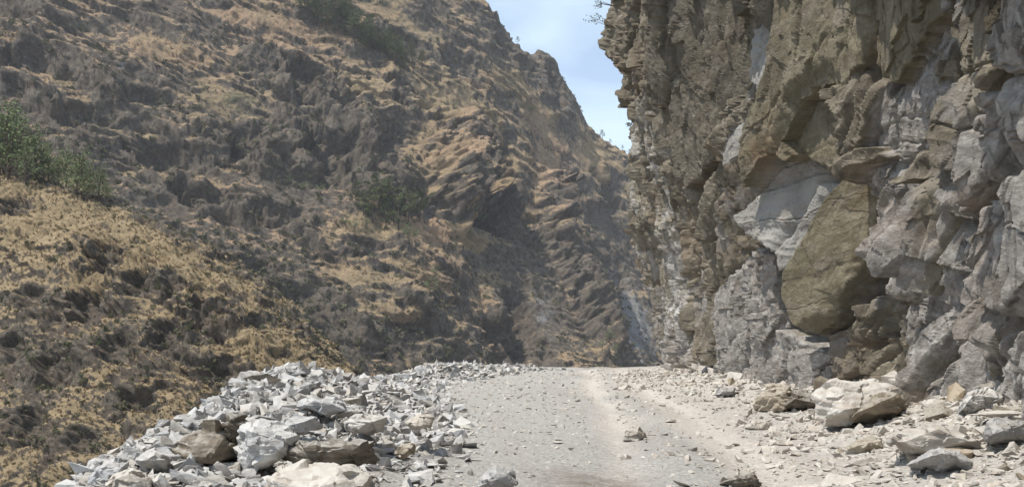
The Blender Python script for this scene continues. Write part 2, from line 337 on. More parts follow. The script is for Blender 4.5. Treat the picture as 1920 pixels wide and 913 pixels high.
def build_hill(name, hf, smooth_h, pxr, dr, nc, nr, mat, stratum, kk, gfeat=(), sfeat=(), ofeat=(), crest=None, notch=(), bias=0, steep=(.62, .40)):
    PX = np.linspace(*pxr, nc); D = dr[0]*(dr[1]/dr[0])**np.linspace(0, 1, nr)
    px, Y = np.meshgrid(PX, D); X = (px-960)/F*Y; Z = hf(X, Y)
    N0 = gnormals(X, Y, smooth_h(X, Y)); N0 = N0*np.sign(N0[..., 2:3]); N1 = gnormals(X, Y, Z); N1 = N1*np.sign(N1[..., 2:3])
    x, y, z = X/kk, Y/kk, Z/kk; stp = sm(.12, .4, N0[..., 2]-N1[..., 2])        # broken rock where it is steeper than the slope
    e = 2.2*fbm(x/17, y/17, z/17, 3)+1.0*fbm(x/6.5, y/6.5, z/5, 4, gain=.55)+.35*fbm(x/1.7, y/1.7, z/1.7, 2)
    stp = sm(0, 1, (stp+np.roll(stp, 3, 0)+np.roll(stp, -3, 0)+np.roll(stp, 3, 1)+np.roll(stp, -3, 1))/5)
    e = e+stp*(1.7*ridged(x/7+.3*z/7, y/9, z/5, 4)+.25*ridged(x/3, y/3, z/2.4, 2))
    wv = 1.5*fbm(x/22, y/22, z/14, 3)
    for per, am, thr, sd in ((9., 2.6, .05, 0), (3.9, 1.5, -.05, 40), (1.7, .55, -.1, 90)):   # undercut ledges dipping to the right
        q = (z+.45*x+.15*y)/per+wv*6/per+.7*fbm(x/(per*1.6)+sd, y/(per*1.6), z/(per*1.3), 3); fr = q-np.floor(q)
        mk = sm(thr-.12, thr+.22, fbm(x/(per*3.5)+sd, y/(per*3.5), z/(per*2.5), 3)+.15*stp)
        e = e+am*mk*sm(0, .16, fr)*(1-fr)
    nm = np.zeros_like(e)
    for cx, cy, cz, w_, h_, dp, sl in notch:                # recesses with one abrupt, shaded side
        m_ = (np.abs(X-cx+sl*(Z-cz)) < 1.6*w_) & (np.abs(Z-cz) < h_) & (np.abs(Y-cy) < 110*kk+w_)
        if not m_.any(): continue
        xx, y_, z_ = X[m_]-cx, Y[m_], Z[m_]
        l_ = xx+sl*(z_-cz)+.16*w_*fbm(x[m_]/4, y[m_]/4, z[m_]/4, 3)*2; v_ = np.abs(z_-cz+.25*h_*fbm(x[m_]/9, y[m_]/9, z[m_]/9, 2))
        nr_ = sm(110*kk+w_, 50*kk+w_, np.abs(y_-cy))
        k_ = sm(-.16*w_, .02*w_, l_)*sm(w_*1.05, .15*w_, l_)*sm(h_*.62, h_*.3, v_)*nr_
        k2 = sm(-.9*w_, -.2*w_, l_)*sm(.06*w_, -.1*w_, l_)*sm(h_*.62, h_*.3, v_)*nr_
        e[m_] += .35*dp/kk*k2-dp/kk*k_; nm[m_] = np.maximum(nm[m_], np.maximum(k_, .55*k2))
    e = e*kk
    X2, Y2, Z2 = X+N0[..., 0]*e, Y+N0[..., 1]*e, Z+N0[..., 2]*e
    N = gnormals(X2, Y2, Z2); N = N*np.sign(N[..., 2:3]); nz = N[..., 2]
    nb = nz.copy()
    for _ in range(3): nb = (nb+np.roll(nb, 1, 0)+np.roll(nb, -1, 0)+np.roll(nb, 1, 1)+np.roll(nb, -1, 1))/5
    base = -.02+.55*fbm(X/(34*kk), Y/(34*kk), Z/(34*kk), 4)+.35*fbm(X/(9*kk), Y/(9*kk), Z/(9*kk), 3)+bias-.25*stp
    gr = .55+base+1.5*(nb-N0[..., 2])
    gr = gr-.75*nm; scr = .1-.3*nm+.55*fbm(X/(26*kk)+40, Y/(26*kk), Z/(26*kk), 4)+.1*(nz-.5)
    pl = np.zeros_like(gr)
    for cx, cy, cz, a, b in gfeat: gr = gr+.55*np.exp(-(((X-cx)/a)**2+((Z-cz)/b)**2+((Y-cy)/60)**2)**2)
    for cx, cy, cz, a, b in sfeat: pl = pl+.55*np.exp(-(((X-cx)/a)**2+((Z-cz)/b)**2+((Y-cy)/60)**2)); 
    gr = gr-.75*pl
    if crest is not None:
        dm = np.full(X.shape, 99.)
        for (x1, y1), (x2, y2) in zip(crest, crest[1:]):
            t_ = np.clip(((X-x1)*(x2-x1)+(Y-y1)*(y2-y1))/((x2-x1)**2+(y2-y1)**2), 0, 1); dm = np.minimum(dm, np.hypot(X-x1-t_*(x2-x1), Y-y1-t_*(y2-y1)))
        k_ = sm(6, 1.5, dm+2*noise(X/4, Y/4)); gr = gr+.8*k_; scr = scr-.7*k_
    for cx, cy, cz, a, b in ofeat: 
        k_ = np.exp(-(((X-cx)/a)**2+((Z-cz)/b)**2+((Y-cy)/60)**2)); gr = gr-.45*k_; scr = scr+.2*k_
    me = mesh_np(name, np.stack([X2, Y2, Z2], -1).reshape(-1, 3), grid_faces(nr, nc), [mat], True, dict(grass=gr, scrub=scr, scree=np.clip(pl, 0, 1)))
    return link(name, me, kind='structure'), (X2, Y2, Z2, nz, gr, N)
mtn, MG = build_hill('mountain', h_mtn, TM, (-420, 1500), (135, 740), 1200, 1500, M_mtn, 0, 1., GC, SC, DC, bias=.06, notch=NO1)

# ------------------------------------------------------------------ near spur on the left
sp_pts = [(-600,160,190),(-300,230,160),(-100,295,138),(0,330,130),(80,362,125),(200,402,118),(270,435,112),(330,472,108),(450,562,100),(540,640,94),(590,692,90),(650,770,85),(750,880,79),
 (0,913,88),(0,760,97),(0,600,108),(0,470,118),(200,913,82),(200,760,90),(200,640,98),(200,520,108),(400,913,75),(400,750,86),(400,640,94),(500,800,80),(500,720,87),
 (-200,913,94),(-300,500,130),(-200,700,110),(-600,913,110),(300,560,101),(-600,500,150)]
pp = [P(*q) for q in sp_pts]
for q in sp_pts[:13]:
    a = P(*q); k = 26/ a[1]; pp.append(np.array((a[0]+14, a[1]+26, a[2]-16)))
for q in [(-50,55,-30),(-20,50,-32),(10,55,-40),(-90,60,-28),(30,80,-50)]: pp.append(np.array(q))
SPC = [tuple(P(*q)[:2]) for q in sp_pts[1:13]]
pp = np.array(pp); TS = TPS(pp[:, :2], pp[:, 2], 1e-5)
OUT2 = [(210,480,110,70),(190,560,120,60),(340,620,110,70),(390,560,90,60),(300,510,130,50),(450,590,120,40),(30,385,90,40),(480,610,80,40),(240,680,120,60),(90,660,130,60),(60,800,110,50),(160,820,90,40),(60,560,100,40),(420,690,90,40),(260,760,120,40)]
OC2 = []
for px, py, wd, ht in OUT2:
    c = tps_hit(TS, px, py+ht*.4, 60, 160)
    if c is not None: OC2.append((c[0], c[1], wd*c[1]/F, ht*c[1]/F))
NO2 = [q[:5]+(q[5]*.85,)+q[6:] for q in notches(TS, [(210,480,110,80,2.6,.4),(270,530,90,60,2.2,.5),(340,540,80,60,2,.5),(180,570,120,60,2.2,.6),(330,630,120,70,2.2,.6),(30,385,80,50,2,.5),(400,590,90,50,1.8,.6),(480,610,80,36,1.5,.7),
 (110,690,120,70,2.2,.6),(230,660,100,50,1.8,.6),(60,560,90,40,1.5,.7),(60,810,110,60,1.8,.6),(260,760,100,40,1.4,.7),(420,700,80,40,1.4,.7),(150,830,90,40,1.4,.6),(20,650,60,50,1.6,.6)], 60, 160)]
def h_spur(x, y):
    x = np.asarray(x, float); y = np.asarray(y, float)
    h = TS(x, y)-2.4+1.3*ridged(x/19, y/24, o=3)+.9*fbm(x/8, y/8, o=3)-.4
    for cx, cy, wd, ht in OC2:
        ux, uy = .5, .86
        a = (x-cx)*uy-(y-cy)*ux; b = (x-cx)*ux+(y-cy)*uy+.9*noise(x/2.5+cx, y/2.5)
        m = sm(wd*.6, wd*.35, np.abs(a+1.1*noise(x/3.3, y/3.3+cy))); t = b/(ht*1.3)
        h = h+ht*.55*m*sm(-.05, .24, t)*np.clip(1-t, 0, 1)
    q = (h+.35*x+3.4*fbm(x/9, y/9, o=3))/3.1; fr = q-np.floor(q); msk = sm(-.2, .3, fbm(x/11+7, y/11, o=3))
    h = h+.9*msk*sm(0, .34, fr)*(1-fr)+.25*fbm(x/4, y/4, o=2)
    q = (h+.3*x+.2*x+2*fbm(x/4, y/4, o=3))/1.15; fr = q-np.floor(q); msk = sm(-.2, .3, fbm(x/6+70, y/6, o=3))
    h = h+.75*msk*sm(0, .14, fr)*(1-fr)
    return h
DC2 = []
for px, py, wd, ht in [(210,480,120,80),(290,530,110,60),(390,575,110,60),(470,615,90,40),(30,385,80,50),(340,640,100,60),(100,690,130,80),(250,700,110,50),(60,580,110,50),(130,820,120,50)]:
    c = tps_hit(TS, px, py, 60, 160)
    if c is not None: DC2.append((c[0], c[1], c[2], wd*c[1]/F*.45, ht*c[1]/F*.5))
spur, SG = build_hill('near_hillside', h_spur, TS, (-420, 900), (54, 180), 950, 1250, M_spur, 0, .3, (), (), DC2, crest=SPC, bias=.09, notch=NO2, steep=(.60, .4))
v = 5000
link('valley_floor', mesh_np('valley_floor', [(-v, -v, -75), (v, -v, -75), (v, v, -75), (-v, v, -75)], [(0, 1, 2, 3)], [M_spur]), kind='structure')

# ------------------------------------------------------------------ road bed with its rubble bank and the drop beside it
edge = np.array([(-30, -4.5), (0, -3.6), (5, -3.6), (8, -4.0), (13, -4.6), (20, -5.6), (27, -6.3), (33, -6.0), (40, -4.6), (47, -2.6), (52, 1.5), (57, 9), (60, 20), (62, 60)])
wall = np.array([(-30, 7.5), (6, 6.4), (11.6, 6.8), (14, 7.5), (18, 8.9), (22, 9.6), (26.6, 9.4), (30, 8.1), (37, 8.2), (45, 9.0), (50, 10.5)])
def ex(y): return np.interp(y, edge[:, 0], edge[:, 1])
def wx_(y): return np.interp(y, wall[:, 0], wall[:, 1])
def h_road(x, y):
    e = ex(y)+.25*noise(x/1.5+9, y/1.5)+.35*noise(y/3, x*0+2); t = x-e
    hb = np.interp(y, [0, 6, 9, 14, 20, 24, 28, 33, 38, 43, 48, 53], [.15, .2, .42, .72, .95, .62, .36, .14, .18, .50, .3, .0])   # bank height
    wd = np.interp(y, [0, 8, 14, 22, 35, 45, 55], [2.6, 3.6, 4.4, 5.0, 3.6, 3.0, 2.])
    bank = hb*sm(0, .55, t+.3)*sm(wd, .6, t)
    base = .12*sm(0, 4, y)*0+.03*fbm(x/1.7, y/1.7, o=4)+.05*noise(x/4, y/9)
    s = wx_(y)-x                                            # scree along the cliff foot
    scree = 1.25*sm(3.0, -.7, s)*np.interp(y, [5, 11, 20, 28, 40, 50], [.55, .6, .75, .6, .35, .2])
    xc = 1.4+.075*y+.25*noise(y/7, y*0); rut = -.06*np.exp(-((x-xc+.85)/.3)**2)-.06*np.exp(-((x-xc-.85)/.3)**2)+.03*np.exp(-((x-xc)/.35)**2)
    drop = np.where(t < 0, t*1.25-.12*t*t*.0, 0)
    drop = np.maximum(drop, -75)
    far = -.02*np.clip(y-54, 0, 50)**1.6
    return bank+base+scree+rut+drop*1.0+far
nc, nr = 520, 700
D = np.r_[np.linspace(-25, 5, 60), 5*(75/5)**(np.linspace(0, 1, nr-60))]
U = np.r_[-np.linspace(1, 0, 90)[:-1]**2*40, np.linspace(0, 1, nc-89)]
uu, Y = np.meshgrid(U, D); e = ex(Y)
X = np.where(uu < 0, e+uu, e+uu*(np.where(Y < 52, wx_(Y)+6, 45)-e))
Z = h_road(X, Y)
X = X+.06*noise(X*3, Y*3)
bankm = sm(4.5, 2.5, X-ex(Y)+.8*noise(X, Y))
cre = sm(.8, 3.2, X-.03*Y+.9*noise(X/1.3, Y/2.6))*.9+.25*noise(X/2, Y/5)
xc = 1.4+.075*Y+.25*noise(Y/7, Y*0); cre = cre*.75+.75*np.exp(-((X-xc+.85+.1*noise(X*3, Y))/.38)**2)+.75*np.exp(-((X-xc-.85+.1*noise(X*3, Y))/.42)**2)-.25*np.exp(-((X-xc)/.35)**2)
dirt = 1.5*sm(.1, .9, np.exp(-(((X-.85-.1*noise(Y*2, X))/.8)**2+((Y-8.6)/2.6)**2))*(1+.5*fbm(X*2, Y*2, o=3)))
road = link('gravel_road', mesh_np('gravel_road', np.stack([X, Y, Z], -1).reshape(-1, 3), grid_faces(nr, nc), [M_road], True, dict(cream=cre*(1-bankm), dirt=dirt)), kind='structure')

# ------------------------------------------------------------------ overhanging cliff on the right
path = np.array([(8, -30), (7, -8), (6.3, 6), (6.7, 11.6), (7.4, 14), (8.9, 18), (9.7, 22), (9.5, 26.6), (8.0, 30), (7.9, 37), (8.4, 44), (9.4, 50), (12, 56), (18, 61), (30, 64), (60, 68)], float)
seg = np.r_[0, np.cumsum(np.hypot(*np.diff(path, axis=0).T))]
def path_at(s): return np.interp(s, seg, path[:, 0]), np.interp(s, seg, path[:, 1])
s_of_y = lambda y: np.interp(y, path[:, 1], seg)
wp = []
for px, py, d in [(1262,690,50),(1245,600,46),(1225,500,45),(1203,430,44),(1197,300,44),(1199,215,44),
    (1222,200,37),(1203,120,35),(1182,60,33),(1186,0,33),(1192,-80,33),
    (1300,50,29),(1310,200,31),(1310,350,35),(1310,500,37),(1310,650,37.5),
    (1420,0,24),(1420,200,26),(1420,400,28),(1420,600,30),(1420,720,30),
    (1550,-60,19.5),(1550,0,20),(1550,200,21.5),(1550,400,23),(1550,600,25.5),(1550,730,26),
    (1700,0,16),(1700,200,17),(1700,400,18.6),(1700,600,20.5),(1700,760,21.5),
    (1850,0,12.4),(1850,200,12.9),(1850,400,13.3),(1850,600,13.5),(1850,820,14),(1920,100,11),(1920,400,11.5),(1920,700,11.6),(1920,870,11.6)]:
    q = P(px, py, d); wp.append((s_of_y(d), q[2], path_at(s_of_y(d))[0]-q[0]))
for s in list(seg[:3])+list(seg[-3:]):
    for z, o in ((0, 0), (6, .4), (14, 1.2), (24, 2)): wp.append((s, z, o))
for y in (14, 20, 28, 36, 44, 52):
    wp.append((s_of_y(y), -1, -.2)); wp.append((s_of_y(y), 24, 4.2 if y < 45 else 1.5))
wp = np.array(wp); TW = TPS(np.c_[wp[:, 0], wp[:, 1]*2.5], wp[:, 2], 2e-5)
def over(s, z): return TW(s, z*2.5)
ns, nz = 1250, 900
yy = np.linspace(0, 1, ns-150); sv = 1/(1/9+(1/56-1/9)*yy)
ss = np.r_[np.linspace(seg[0], s_of_y(8.9), 60), s_of_y(sv), np.linspace(s_of_y(56.2), seg[-1], 90)]
tt = np.r_[np.linspace(-.08, 1, 820), 1+np.linspace(0, 1, 81)[1:]]
Sg, Tg = np.meshgrid(ss, tt)
bx, by = path_at(Sg); zv = 1.6+.42*np.clip(by, 9, 45)+.5
Zg = np.where(Tg <= 1, Tg*zv, zv+(Tg-1)*(30-zv))
ang = sm(s_of_y(46), s_of_y(62), Sg)*R(85)
nx, ny = -np.cos(ang), np.sin(ang)*.9
O = over(Sg, np.clip(Zg, -2, 25))
# --- blocky structure: tilted facets bounded by joints, three sizes, dipping with the bedding
def blocks(s, z, a, b, ang, seed, amp, tilt, tz, warp=.35):
    c_, s_ = math.cos(ang), math.sin(ang)
    ws = s+warp*a*.5*noise(s/a*1.3+seed, z/a*1.3); wz = z+warp*a*.5*noise(s/a*1.3, z/a*1.3+seed)
    u = (-ws*c_+wz*s_); v = (ws*s_+wz*c_)
    r1, r2, r3, du, dv, bd = cells(u/a, v/b, seed)
    du *= a; dv *= b
    ds = -du*c_+dv*s_; dz = du*s_+dv*c_
    return amp*r1+(tilt*(.55+.6*r2))*ds+(tz*r3)*dz, bd, r1, r2
b1, d1, r1, q1 = blocks(Sg, Zg, 5.6, 2.3, R(66), 3, .35, .52, .12)
b2, d2, r2, q2 = blocks(Sg, Zg, 3.2, 1.0, R(72), 8, .18, .60, .10, .15)
b3, d3, r3, q3 = blocks(Sg, Zg, 2.6, .42, R(83), 21, .08, .28, .03)
b4, d4, r4, q4 = blocks(Sg, Zg, 1.3, .17, R(85), 33, .035, .25, .03)
b5, d5, r5, q5 = blocks(Sg, Zg, 1.9, .7, R(70), 5, .10, .60, .14, .08)
b6, d6, r6, q6 = blocks(Sg, Zg, .8, .30, R(74), 6, .04, .50, .14, .08)
nose = sm(s_of_y(33), s_of_y(38), Sg)*sm(13.5, 11.5, Zg)      # splintery far edge
low = sm(4.2, .8, Zg)
amp1 = 1-.75*nose
disp = amp1*(b1+b2*.95)+b5*(.55+.7*sm(5, 1, Zg))+b6*.6+b3*(1+.6*nose)+b4*(1+1.2*nose)
disp = disp-.28*amp1*sm(.10, 0, d1)-.12*sm(.12, 0, d2)-.05*sm(.12, 0, d3)
disp = disp+.42*fbm(Sg/6, Zg/4.5, o=3)+.04*fbm(Sg/.5, Zg/2.4, o=3)+nose*(.5*ridged(Sg/1.1, Zg/4.5, o=3)-.1+.20*ridged(Sg/.5, Zg/1.9, o=3)+.05*ridged(Sg/.25, Zg/.6, o=2))
ck = np.abs(fbm((Sg*.97+Zg*.22)/1.2+3, (Sg*.22-Zg*.97)/6, o=4))
disp = disp-.11*sm(.04, 0, ck)*(1-nose)
ck2 = np.abs(fbm((Sg*.1-Zg*.99)/4.5+30, (Sg*.99+Zg*.1)/.8, o=4))
disp = disp-.10*sm(.045, 0, ck2)
disp = disp+low*(.16*ridged(Sg/1.9, Zg/4.2, o=2))
# --- beds, slabs and faces of this wall: outline px, depths, material class, crack depth
FEAT = [
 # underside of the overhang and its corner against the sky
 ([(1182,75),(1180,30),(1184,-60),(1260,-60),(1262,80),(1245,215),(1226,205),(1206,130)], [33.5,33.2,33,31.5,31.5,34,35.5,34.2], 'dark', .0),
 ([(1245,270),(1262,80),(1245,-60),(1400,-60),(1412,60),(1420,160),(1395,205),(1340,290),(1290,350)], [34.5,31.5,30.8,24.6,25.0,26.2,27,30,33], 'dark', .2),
 # olive bulge
 ([(1405,215),(1440,80),(1450,-60),(1640,-60),(1640,60),(1610,150),(1540,190),(1490,250),(1440,330),(1375,350),(1385,290)], [24.8,23.4,22.6,18.3,18.4,19.6,21,22.2,23.6,25.6,25.4], 'mossy', .3),
 # block over the hanging slab
 ([(1490,262),(1540,190),(1610,165),(1655,215),(1640,300),(1560,312),(1505,290)], [23.2,22.2,20.6,19.9,20.3,21.8,22.9], 'olive', .25),
 # grey lens faces
 ([(1350,308),(1372,245),(1425,200),(1418,255),(1385,300)], [27.4,27,25.4,25.3,26.4], 'pale', .0),
 ([(1402,150),(1412,60),(1448,20),(1450,90),(1425,180)], [25.6,25.4,24,23.8,24.8], 'pale', .0),
 # broken pale face and the hanging slab
 ([(1370,400),(1440,345),(1505,285),(1560,312),(1618,335),(1545,385),(1478,480),(1440,478),(1395,450)], [27,25.4,24,22.8,21.6,23,24.4,25.2,26.4], 'pale', .1),
 ([(1500,470),(1560,400),(1618,330),(1598,330),(1540,350),(1450,470),(1465,500)], [23.6,22.6,21.5,21.8,22.8,24.6,24.4], 'pale', .25),
 ([(1462,545),(1460,498),(1545,385),(1600,305),(1645,250),(1652,340),(1638,480),(1592,545),(1548,600),(1508,632),(1476,592)], [23.7,23.6,22.3,21.3,20.5,20.5,20.9,21.7,22.4,23.0,23.5], 'olive', .12),
 # smooth light bulge right of the slab
 ([(1640,470),(1638,340),(1680,270),(1740,300),(1745,420),(1700,500),(1650,520)], [20.4,20.2,19,17.5,17.6,18.9,20.1], 'grey', .2),
 ([(1650,260),(1660,100),(1720,20),(1765,60),(1758,200),(1740,300),(1680,270)], [19.6,18.6,16.6,15.8,16.4,17.2,18.8], 'grey', .2),
 ([(1640,120),(1640,-60),(1760,-60),(1775,30),(1720,60),(1670,140)], [18.9,18.2,15,15,16.4,18], 'mossy', .2),
 # rib with a lit edge
 ([(1760,230),(1768,120),(1785,-60),(1850,-60),(1862,80),(1840,180),(1800,330),(1765,300)], [15.6,15.2,14.4,12.6,12.7,13.2,14.4,15.4], 'ledge', .35),
 ([(1800,400),(1795,290),(1850,200),(1930,150),(1990,200),(1960,345),(1880,350)], [14.2,14,12.7,11.4,10.6,11.2,12.6], 'grey', .3),
 ([(1850,120),(1860,-60),(1990,-60),(1990,120),(1900,170)], [12.6,12.2,10.2,10.4,11.8], 'grey', .15),
 ([(1830,560),(1840,410),(1900,350),(1985,350),(1985,540),(1900,600)], [13.4,13.2,12,10.9,10.9,12.2], 'grey', .3),
 # leaning ribs at the foot
 ([(1520,735),(1560,640),(1640,560),(1700,500),(1690,560),(1625,650),(1580,740)], [24.4,23.2,21.2,19.6,19.9,21.6,23.2], 'brown', .35),
 ([(1600,735),(1650,640),(1695,560),(1735,510),(1740,600),(1705,700),(1665,745)], [22.2,21,19.8,18.8,18.9,20,21.4], 'brown', .4),
 ([(1635,530),(1700,490),(1770,390),(1825,330),(1800,410),(1760,490),(1700,550)], [21.2,19.7,17.2,15.4,15.8,17.4,19.4], 'ledge', .25),
 ([(1700,740),(1720,600),(1790,520),(1830,600),(1800,720),(1740,780)], [20,18.9,16.4,15.2,16,18.6], 'grey', .25),
 ([(1835,830),(1850,740),(1905,620),(1990,540),(1990,700),(1930,810),(1880,850)], [14,13.8,12.4,10.9,10.8,12,13.2], 'grey', .4),
 ([(1340,720),(1345,560),(1400,470),(1450,490),(1470,620),(1450,730)], [32,31.5,28,26.5,26,27], 'grey', .2),
 ([(1460,730),(1475,620),(1530,640),(1560,660),(1530,735)], [26.2,25.8,24.2,23.4,24.4], 'grey', .2),
]
def inpoly(u, v, poly):
    ins = np.zeros(u.shape, bool); dm = np.full(u.shape, 9e9); n_ = len(poly)
    for i in range(n_):
        (x1, y1), (x2, y2) = poly[i], poly[(i+1) % n_]
        c_ = ((y1 > v) != (y2 > v)) & (u < (x2-x1)*(v-y1)/((y2-y1) or 1e-9)+x1); ins ^= c_
        t_ = np.clip(((u-x1)*(x2-x1)+(v-y1)*(y2-y1))/((x2-x1)**2+(y2-y1)**2+1e-9), 0, 1)
        dm = np.minimum(dm, np.hypot(u-x1-t_*(x2-x1), v-y1-t_*(y2-y1)))
    return np.where(ins, dm, -dm)
cls = {k: np.zeros(Sg.shape) for k in ('dark', 'mossy', 'olive', 'pale', 'grey', 'ledge', 'brown')}
wyy = by+.04*noise(by*3, Zg*2)+.02*noise(by*9, Zg*7); wzz = Zg+.07*noise(by*2+9, Zg*1.8)+.05*noise(by*7, Zg*6)
small = b3*.45+b4*.6+.04*fbm(Sg/1.2, Zg/1.8, o=4)+.4*b5+.5*b6-.14*sm(.05, 0, ck)-.09*sm(.05, 0, ck2)
for out, dep, kind_, crack in FEAT:
    q = np.array([P(a, b, d) for (a, b), d in zip(out, dep)])
    A = np.c_[np.ones(len(q)), q[:, 1], q[:, 2]]
    cf = np.linalg.lstsq(A.T@A+np.diag([0, .02, .02]), A.T@q[:, 0], rcond=None)[0]
    cf2 = TPS(q[:, 1:3], q[:, 0], .02)
    y0, y1, z0, z1 = q[:, 1].min()-1, q[:, 1].max()+1, q[:, 2].min()-1, q[:, 2].max()+1
    m = (wyy > y0) & (wyy < y1) & (wzz > z0) & (wzz < z1)
    if not m.any(): continue
    # anisotropic distance: depth counts less than height
    ds = inpoly(wyy[m], wzz[m], [(a[1], a[2]) for a in q])
    xw = bx[m]-O[m]; tb = xw*.82-wzz[m]*.57; tl = xw*.57+wzz[m]*.82
    bed = .10*ridged(tb/.42, tl/3.5, o=3)-.10*sm(.06, 0, np.abs(fbm(tb/.7+5, tl/4, o=2)))
    pk = {'olive': .12, 'pale': .2}.get(kind_, .4); xp = pk*cf2(wyy[m], wzz[m])+(1-pk)*(cf[0]+cf[1]*wyy[m]+cf[2]*wzz[m])
    w1 = sm(-.01, .035, ds)
    rough = {'olive': .25, 'pale': .4, 'mossy': .6, 'dark': .75, 'grey': 1.3, 'ledge': 1.9, 'brown': 1.9}[kind_]
    facet = {'olive': 0, 'pale': .05, 'mossy': .2, 'dark': .5, 'grey': .3, 'ledge': .35, 'brown': .3}[kind_]
    tgt = bx[m]-xp+bed*{'olive': .25, 'pale': .7, 'mossy': .15, 'dark': .1, 'grey': .5, 'ledge': .7, 'brown': .6}[kind_]+small[m]*rough+facet*b2[m]+.5*facet*b1[m]-.04*sm(.08, 0, ds)
    base = disp[m]+O[m]-crack*sm(-.55, -.02, ds)
    tot = base*(1-w1)+tgt*w1
    disp[m] = tot-O[m]
    for k in cls: cls[k][m] *= (1-w1)
    cls[kind_][m] = np.maximum(cls[kind_][m], w1)
low = low*(1-cls['olive'])
cap = sm(24, 30, Zg)
OX = O+disp*(1-.5*cap)
Xg = bx+nx*OX+cap*26; Yg = by+ny*OX
Zg2 = Zg+.16*fbm(Sg/.9+40, Zg/.9, o=3)+.3*noise(Sg/3+4, Zg/2)+cap*4
stain = .46+.35*sm(.16, 0, d2)*(1-cls['olive'])+.3*sm(.1, 0, ck)+.25*sm(.08, 0, ck2)+.30*r1+.18*r2+.45*fbm(Sg/7+11, Zg/3.5, o=3)+.22*sm(3, 8, Zg)-.25*low+.55*sm(s_of_y(24), s_of_y(32), Sg)*sm(7, 10, Zg)-.32*sm(s_of_y(19), s_of_y(14), Sg)
fresh = .02+nose*.5*(ridged(Sg/.5, Zg/.7, o=3)+.1)+.22*q1+.2*q2+.28*low+.3*nose*(.5+noise(Sg*2.5, Zg*1.2))-.35*sm(6, 10, Zg)*(1-nose)
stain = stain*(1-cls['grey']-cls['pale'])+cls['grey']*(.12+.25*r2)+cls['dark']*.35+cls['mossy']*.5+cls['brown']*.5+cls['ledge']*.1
fresh = fresh*(1-cls['pale']-cls['dark']-cls['mossy']-cls['brown'])+cls['pale']*.1
Vg = np.stack([Xg, Yg, Zg2], -1)
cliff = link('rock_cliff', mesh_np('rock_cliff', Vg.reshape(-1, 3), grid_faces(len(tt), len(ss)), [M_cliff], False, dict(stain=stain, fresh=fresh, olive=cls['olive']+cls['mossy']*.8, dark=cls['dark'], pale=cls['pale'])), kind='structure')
# screen-free lookup of the wall surface: nearest grid point to a ray from the road
_pxg = 960+F*Xg/np.maximum(Yg, 1); _pyg = HY-F*(Zg2-EYE)/np.maximum(Yg, 1); _ok = Yg > 6
def wall_hit(px, py, rad=5):
    m = _ok & (np.abs(_pxg-px) < rad) & (np.abs(_pyg-py) < rad)
    if not m.any(): return wall_hit(px, py, rad*2)
    i = np.argmin(np.where(m, Yg, 1e9)); return Vg.reshape(-1, 3)[i]

# ------------------------------------------------------------------ stones
def refine(bm, size, rough, seed, lv, strata=0):
    for i in range(lv): bmesh.ops.subdivide_edges(bm, edges=bm.edges[:], cuts=1, use_grid_fill=True)
    bm.normal_update()
    vs = bm.verts; c = np.array([v.co[:] for v in vs]); n = np.array([v.normal[:] for v in vs]); q = c/size
    e = fbm(q[:, 0]*3+seed, q[:, 1]*3, q[:, 2]*3, 4)*rough*size+ridged(q[:, 0]*6, q[:, 1]*6+seed, q[:, 2]*6, 3)*rough*.35*size
    iu = c/(size*.16); r1_, r2_, r3_, du_, dv_, bd_ = cells((iu[:, 0]+iu[:, 2]*.4+seed).astype(np.float32), (iu[:, 2]*1.3+iu[:, 1]*.6).astype(np.float32), seed)
    e = e+rough*size*(.55*r1_+1.1*r2_*du_+1.1*r3_*dv_)*(1 if lv > 2 else 0)
    if strata: e = e+strata*size*.7*sm(-.1, .1, noise(q[:, 0]*1.2+seed, q[:, 1]*1.2, q[:, 2]*16+seed))
    if strata: e = e+strata*size*(noise(q[:, 0]*1.2+seed, q[:, 1]*1.2, q[:, 2]*22))
    for v, a, b in zip(vs, n, e): v.co += Vector(a)*float(b)
def hull(points):
    bm = bmesh.new()
    for p in points: bm.verts.new(p)
    r = bmesh.ops.convex_hull(bm, input=bm.verts[:])
    bmesh.ops.delete(bm, geom=[g for g in r['geom_interior'] if isinstance(g, bmesh.types.BMVert)], context='VERTS')
    loose = [v for v in bm.verts if not v.link_faces]; bmesh.ops.delete(bm, geom=loose, context='VERTS')
    bmesh.ops.triangulate(bm, faces=bm.faces[:]); bmesh.ops.recalc_face_normals(bm, faces=bm.faces[:])
    return bm
def fin(bm, name, mat, sharp=20, tone=0.):
    me = bpy.data.meshes.new(name); bm.normal_update()
    for f in bm.faces: f.smooth = True
    for e in bm.edges:
        if len(e.link_faces) == 2 and e.calc_face_angle(0) > R(sharp): e.smooth = False
    bm.to_mesh(me); bm.free(); me.materials.append(mat)
    at = me.attributes.new('tone', 'FLOAT', 'POINT'); at.data.foreach_set('value', np.full(len(me.vertices), tone, np.float32))
    return me
def rnd_stone(seed, flat, mat, lv=0, name='rock'):
    r = np.random.default_rng(seed); n = r.integers(9, 15)
    p = r.random((n, 3))*2-1; p = np.sign(p)*np.abs(p)**.55
    p *= np.array((1, r.uniform(.55, .9), flat*r.uniform(.7, 1.3)))*.5
    p[:, 0] += p[:, 2]*r.uniform(-.6, .6)
    bm = hull(p)
    if lv: refine(bm, 1., .07, seed, lv, .012 if flat < .5 else 0)
    return fin(bm, name, mat, 24)
def solid(name, mat, pts, lv, seed, rough=.03, strata=0, parent=None, tone=0, **k):
    """one stone from corner points in world space, its origin at its base"""
    p = np.array(pts); o = np.array((p[:, 0].mean(), p[:, 1].mean(), p[:, 2].min()))
    bm = hull(p-o); size = max(np.ptp(p, axis=0))
    refine(bm, size, rough, seed, lv, strata)
    ob = link(name, fin(bm, name, mat, 17, tone), parent, **k); ob.location = o
    return ob
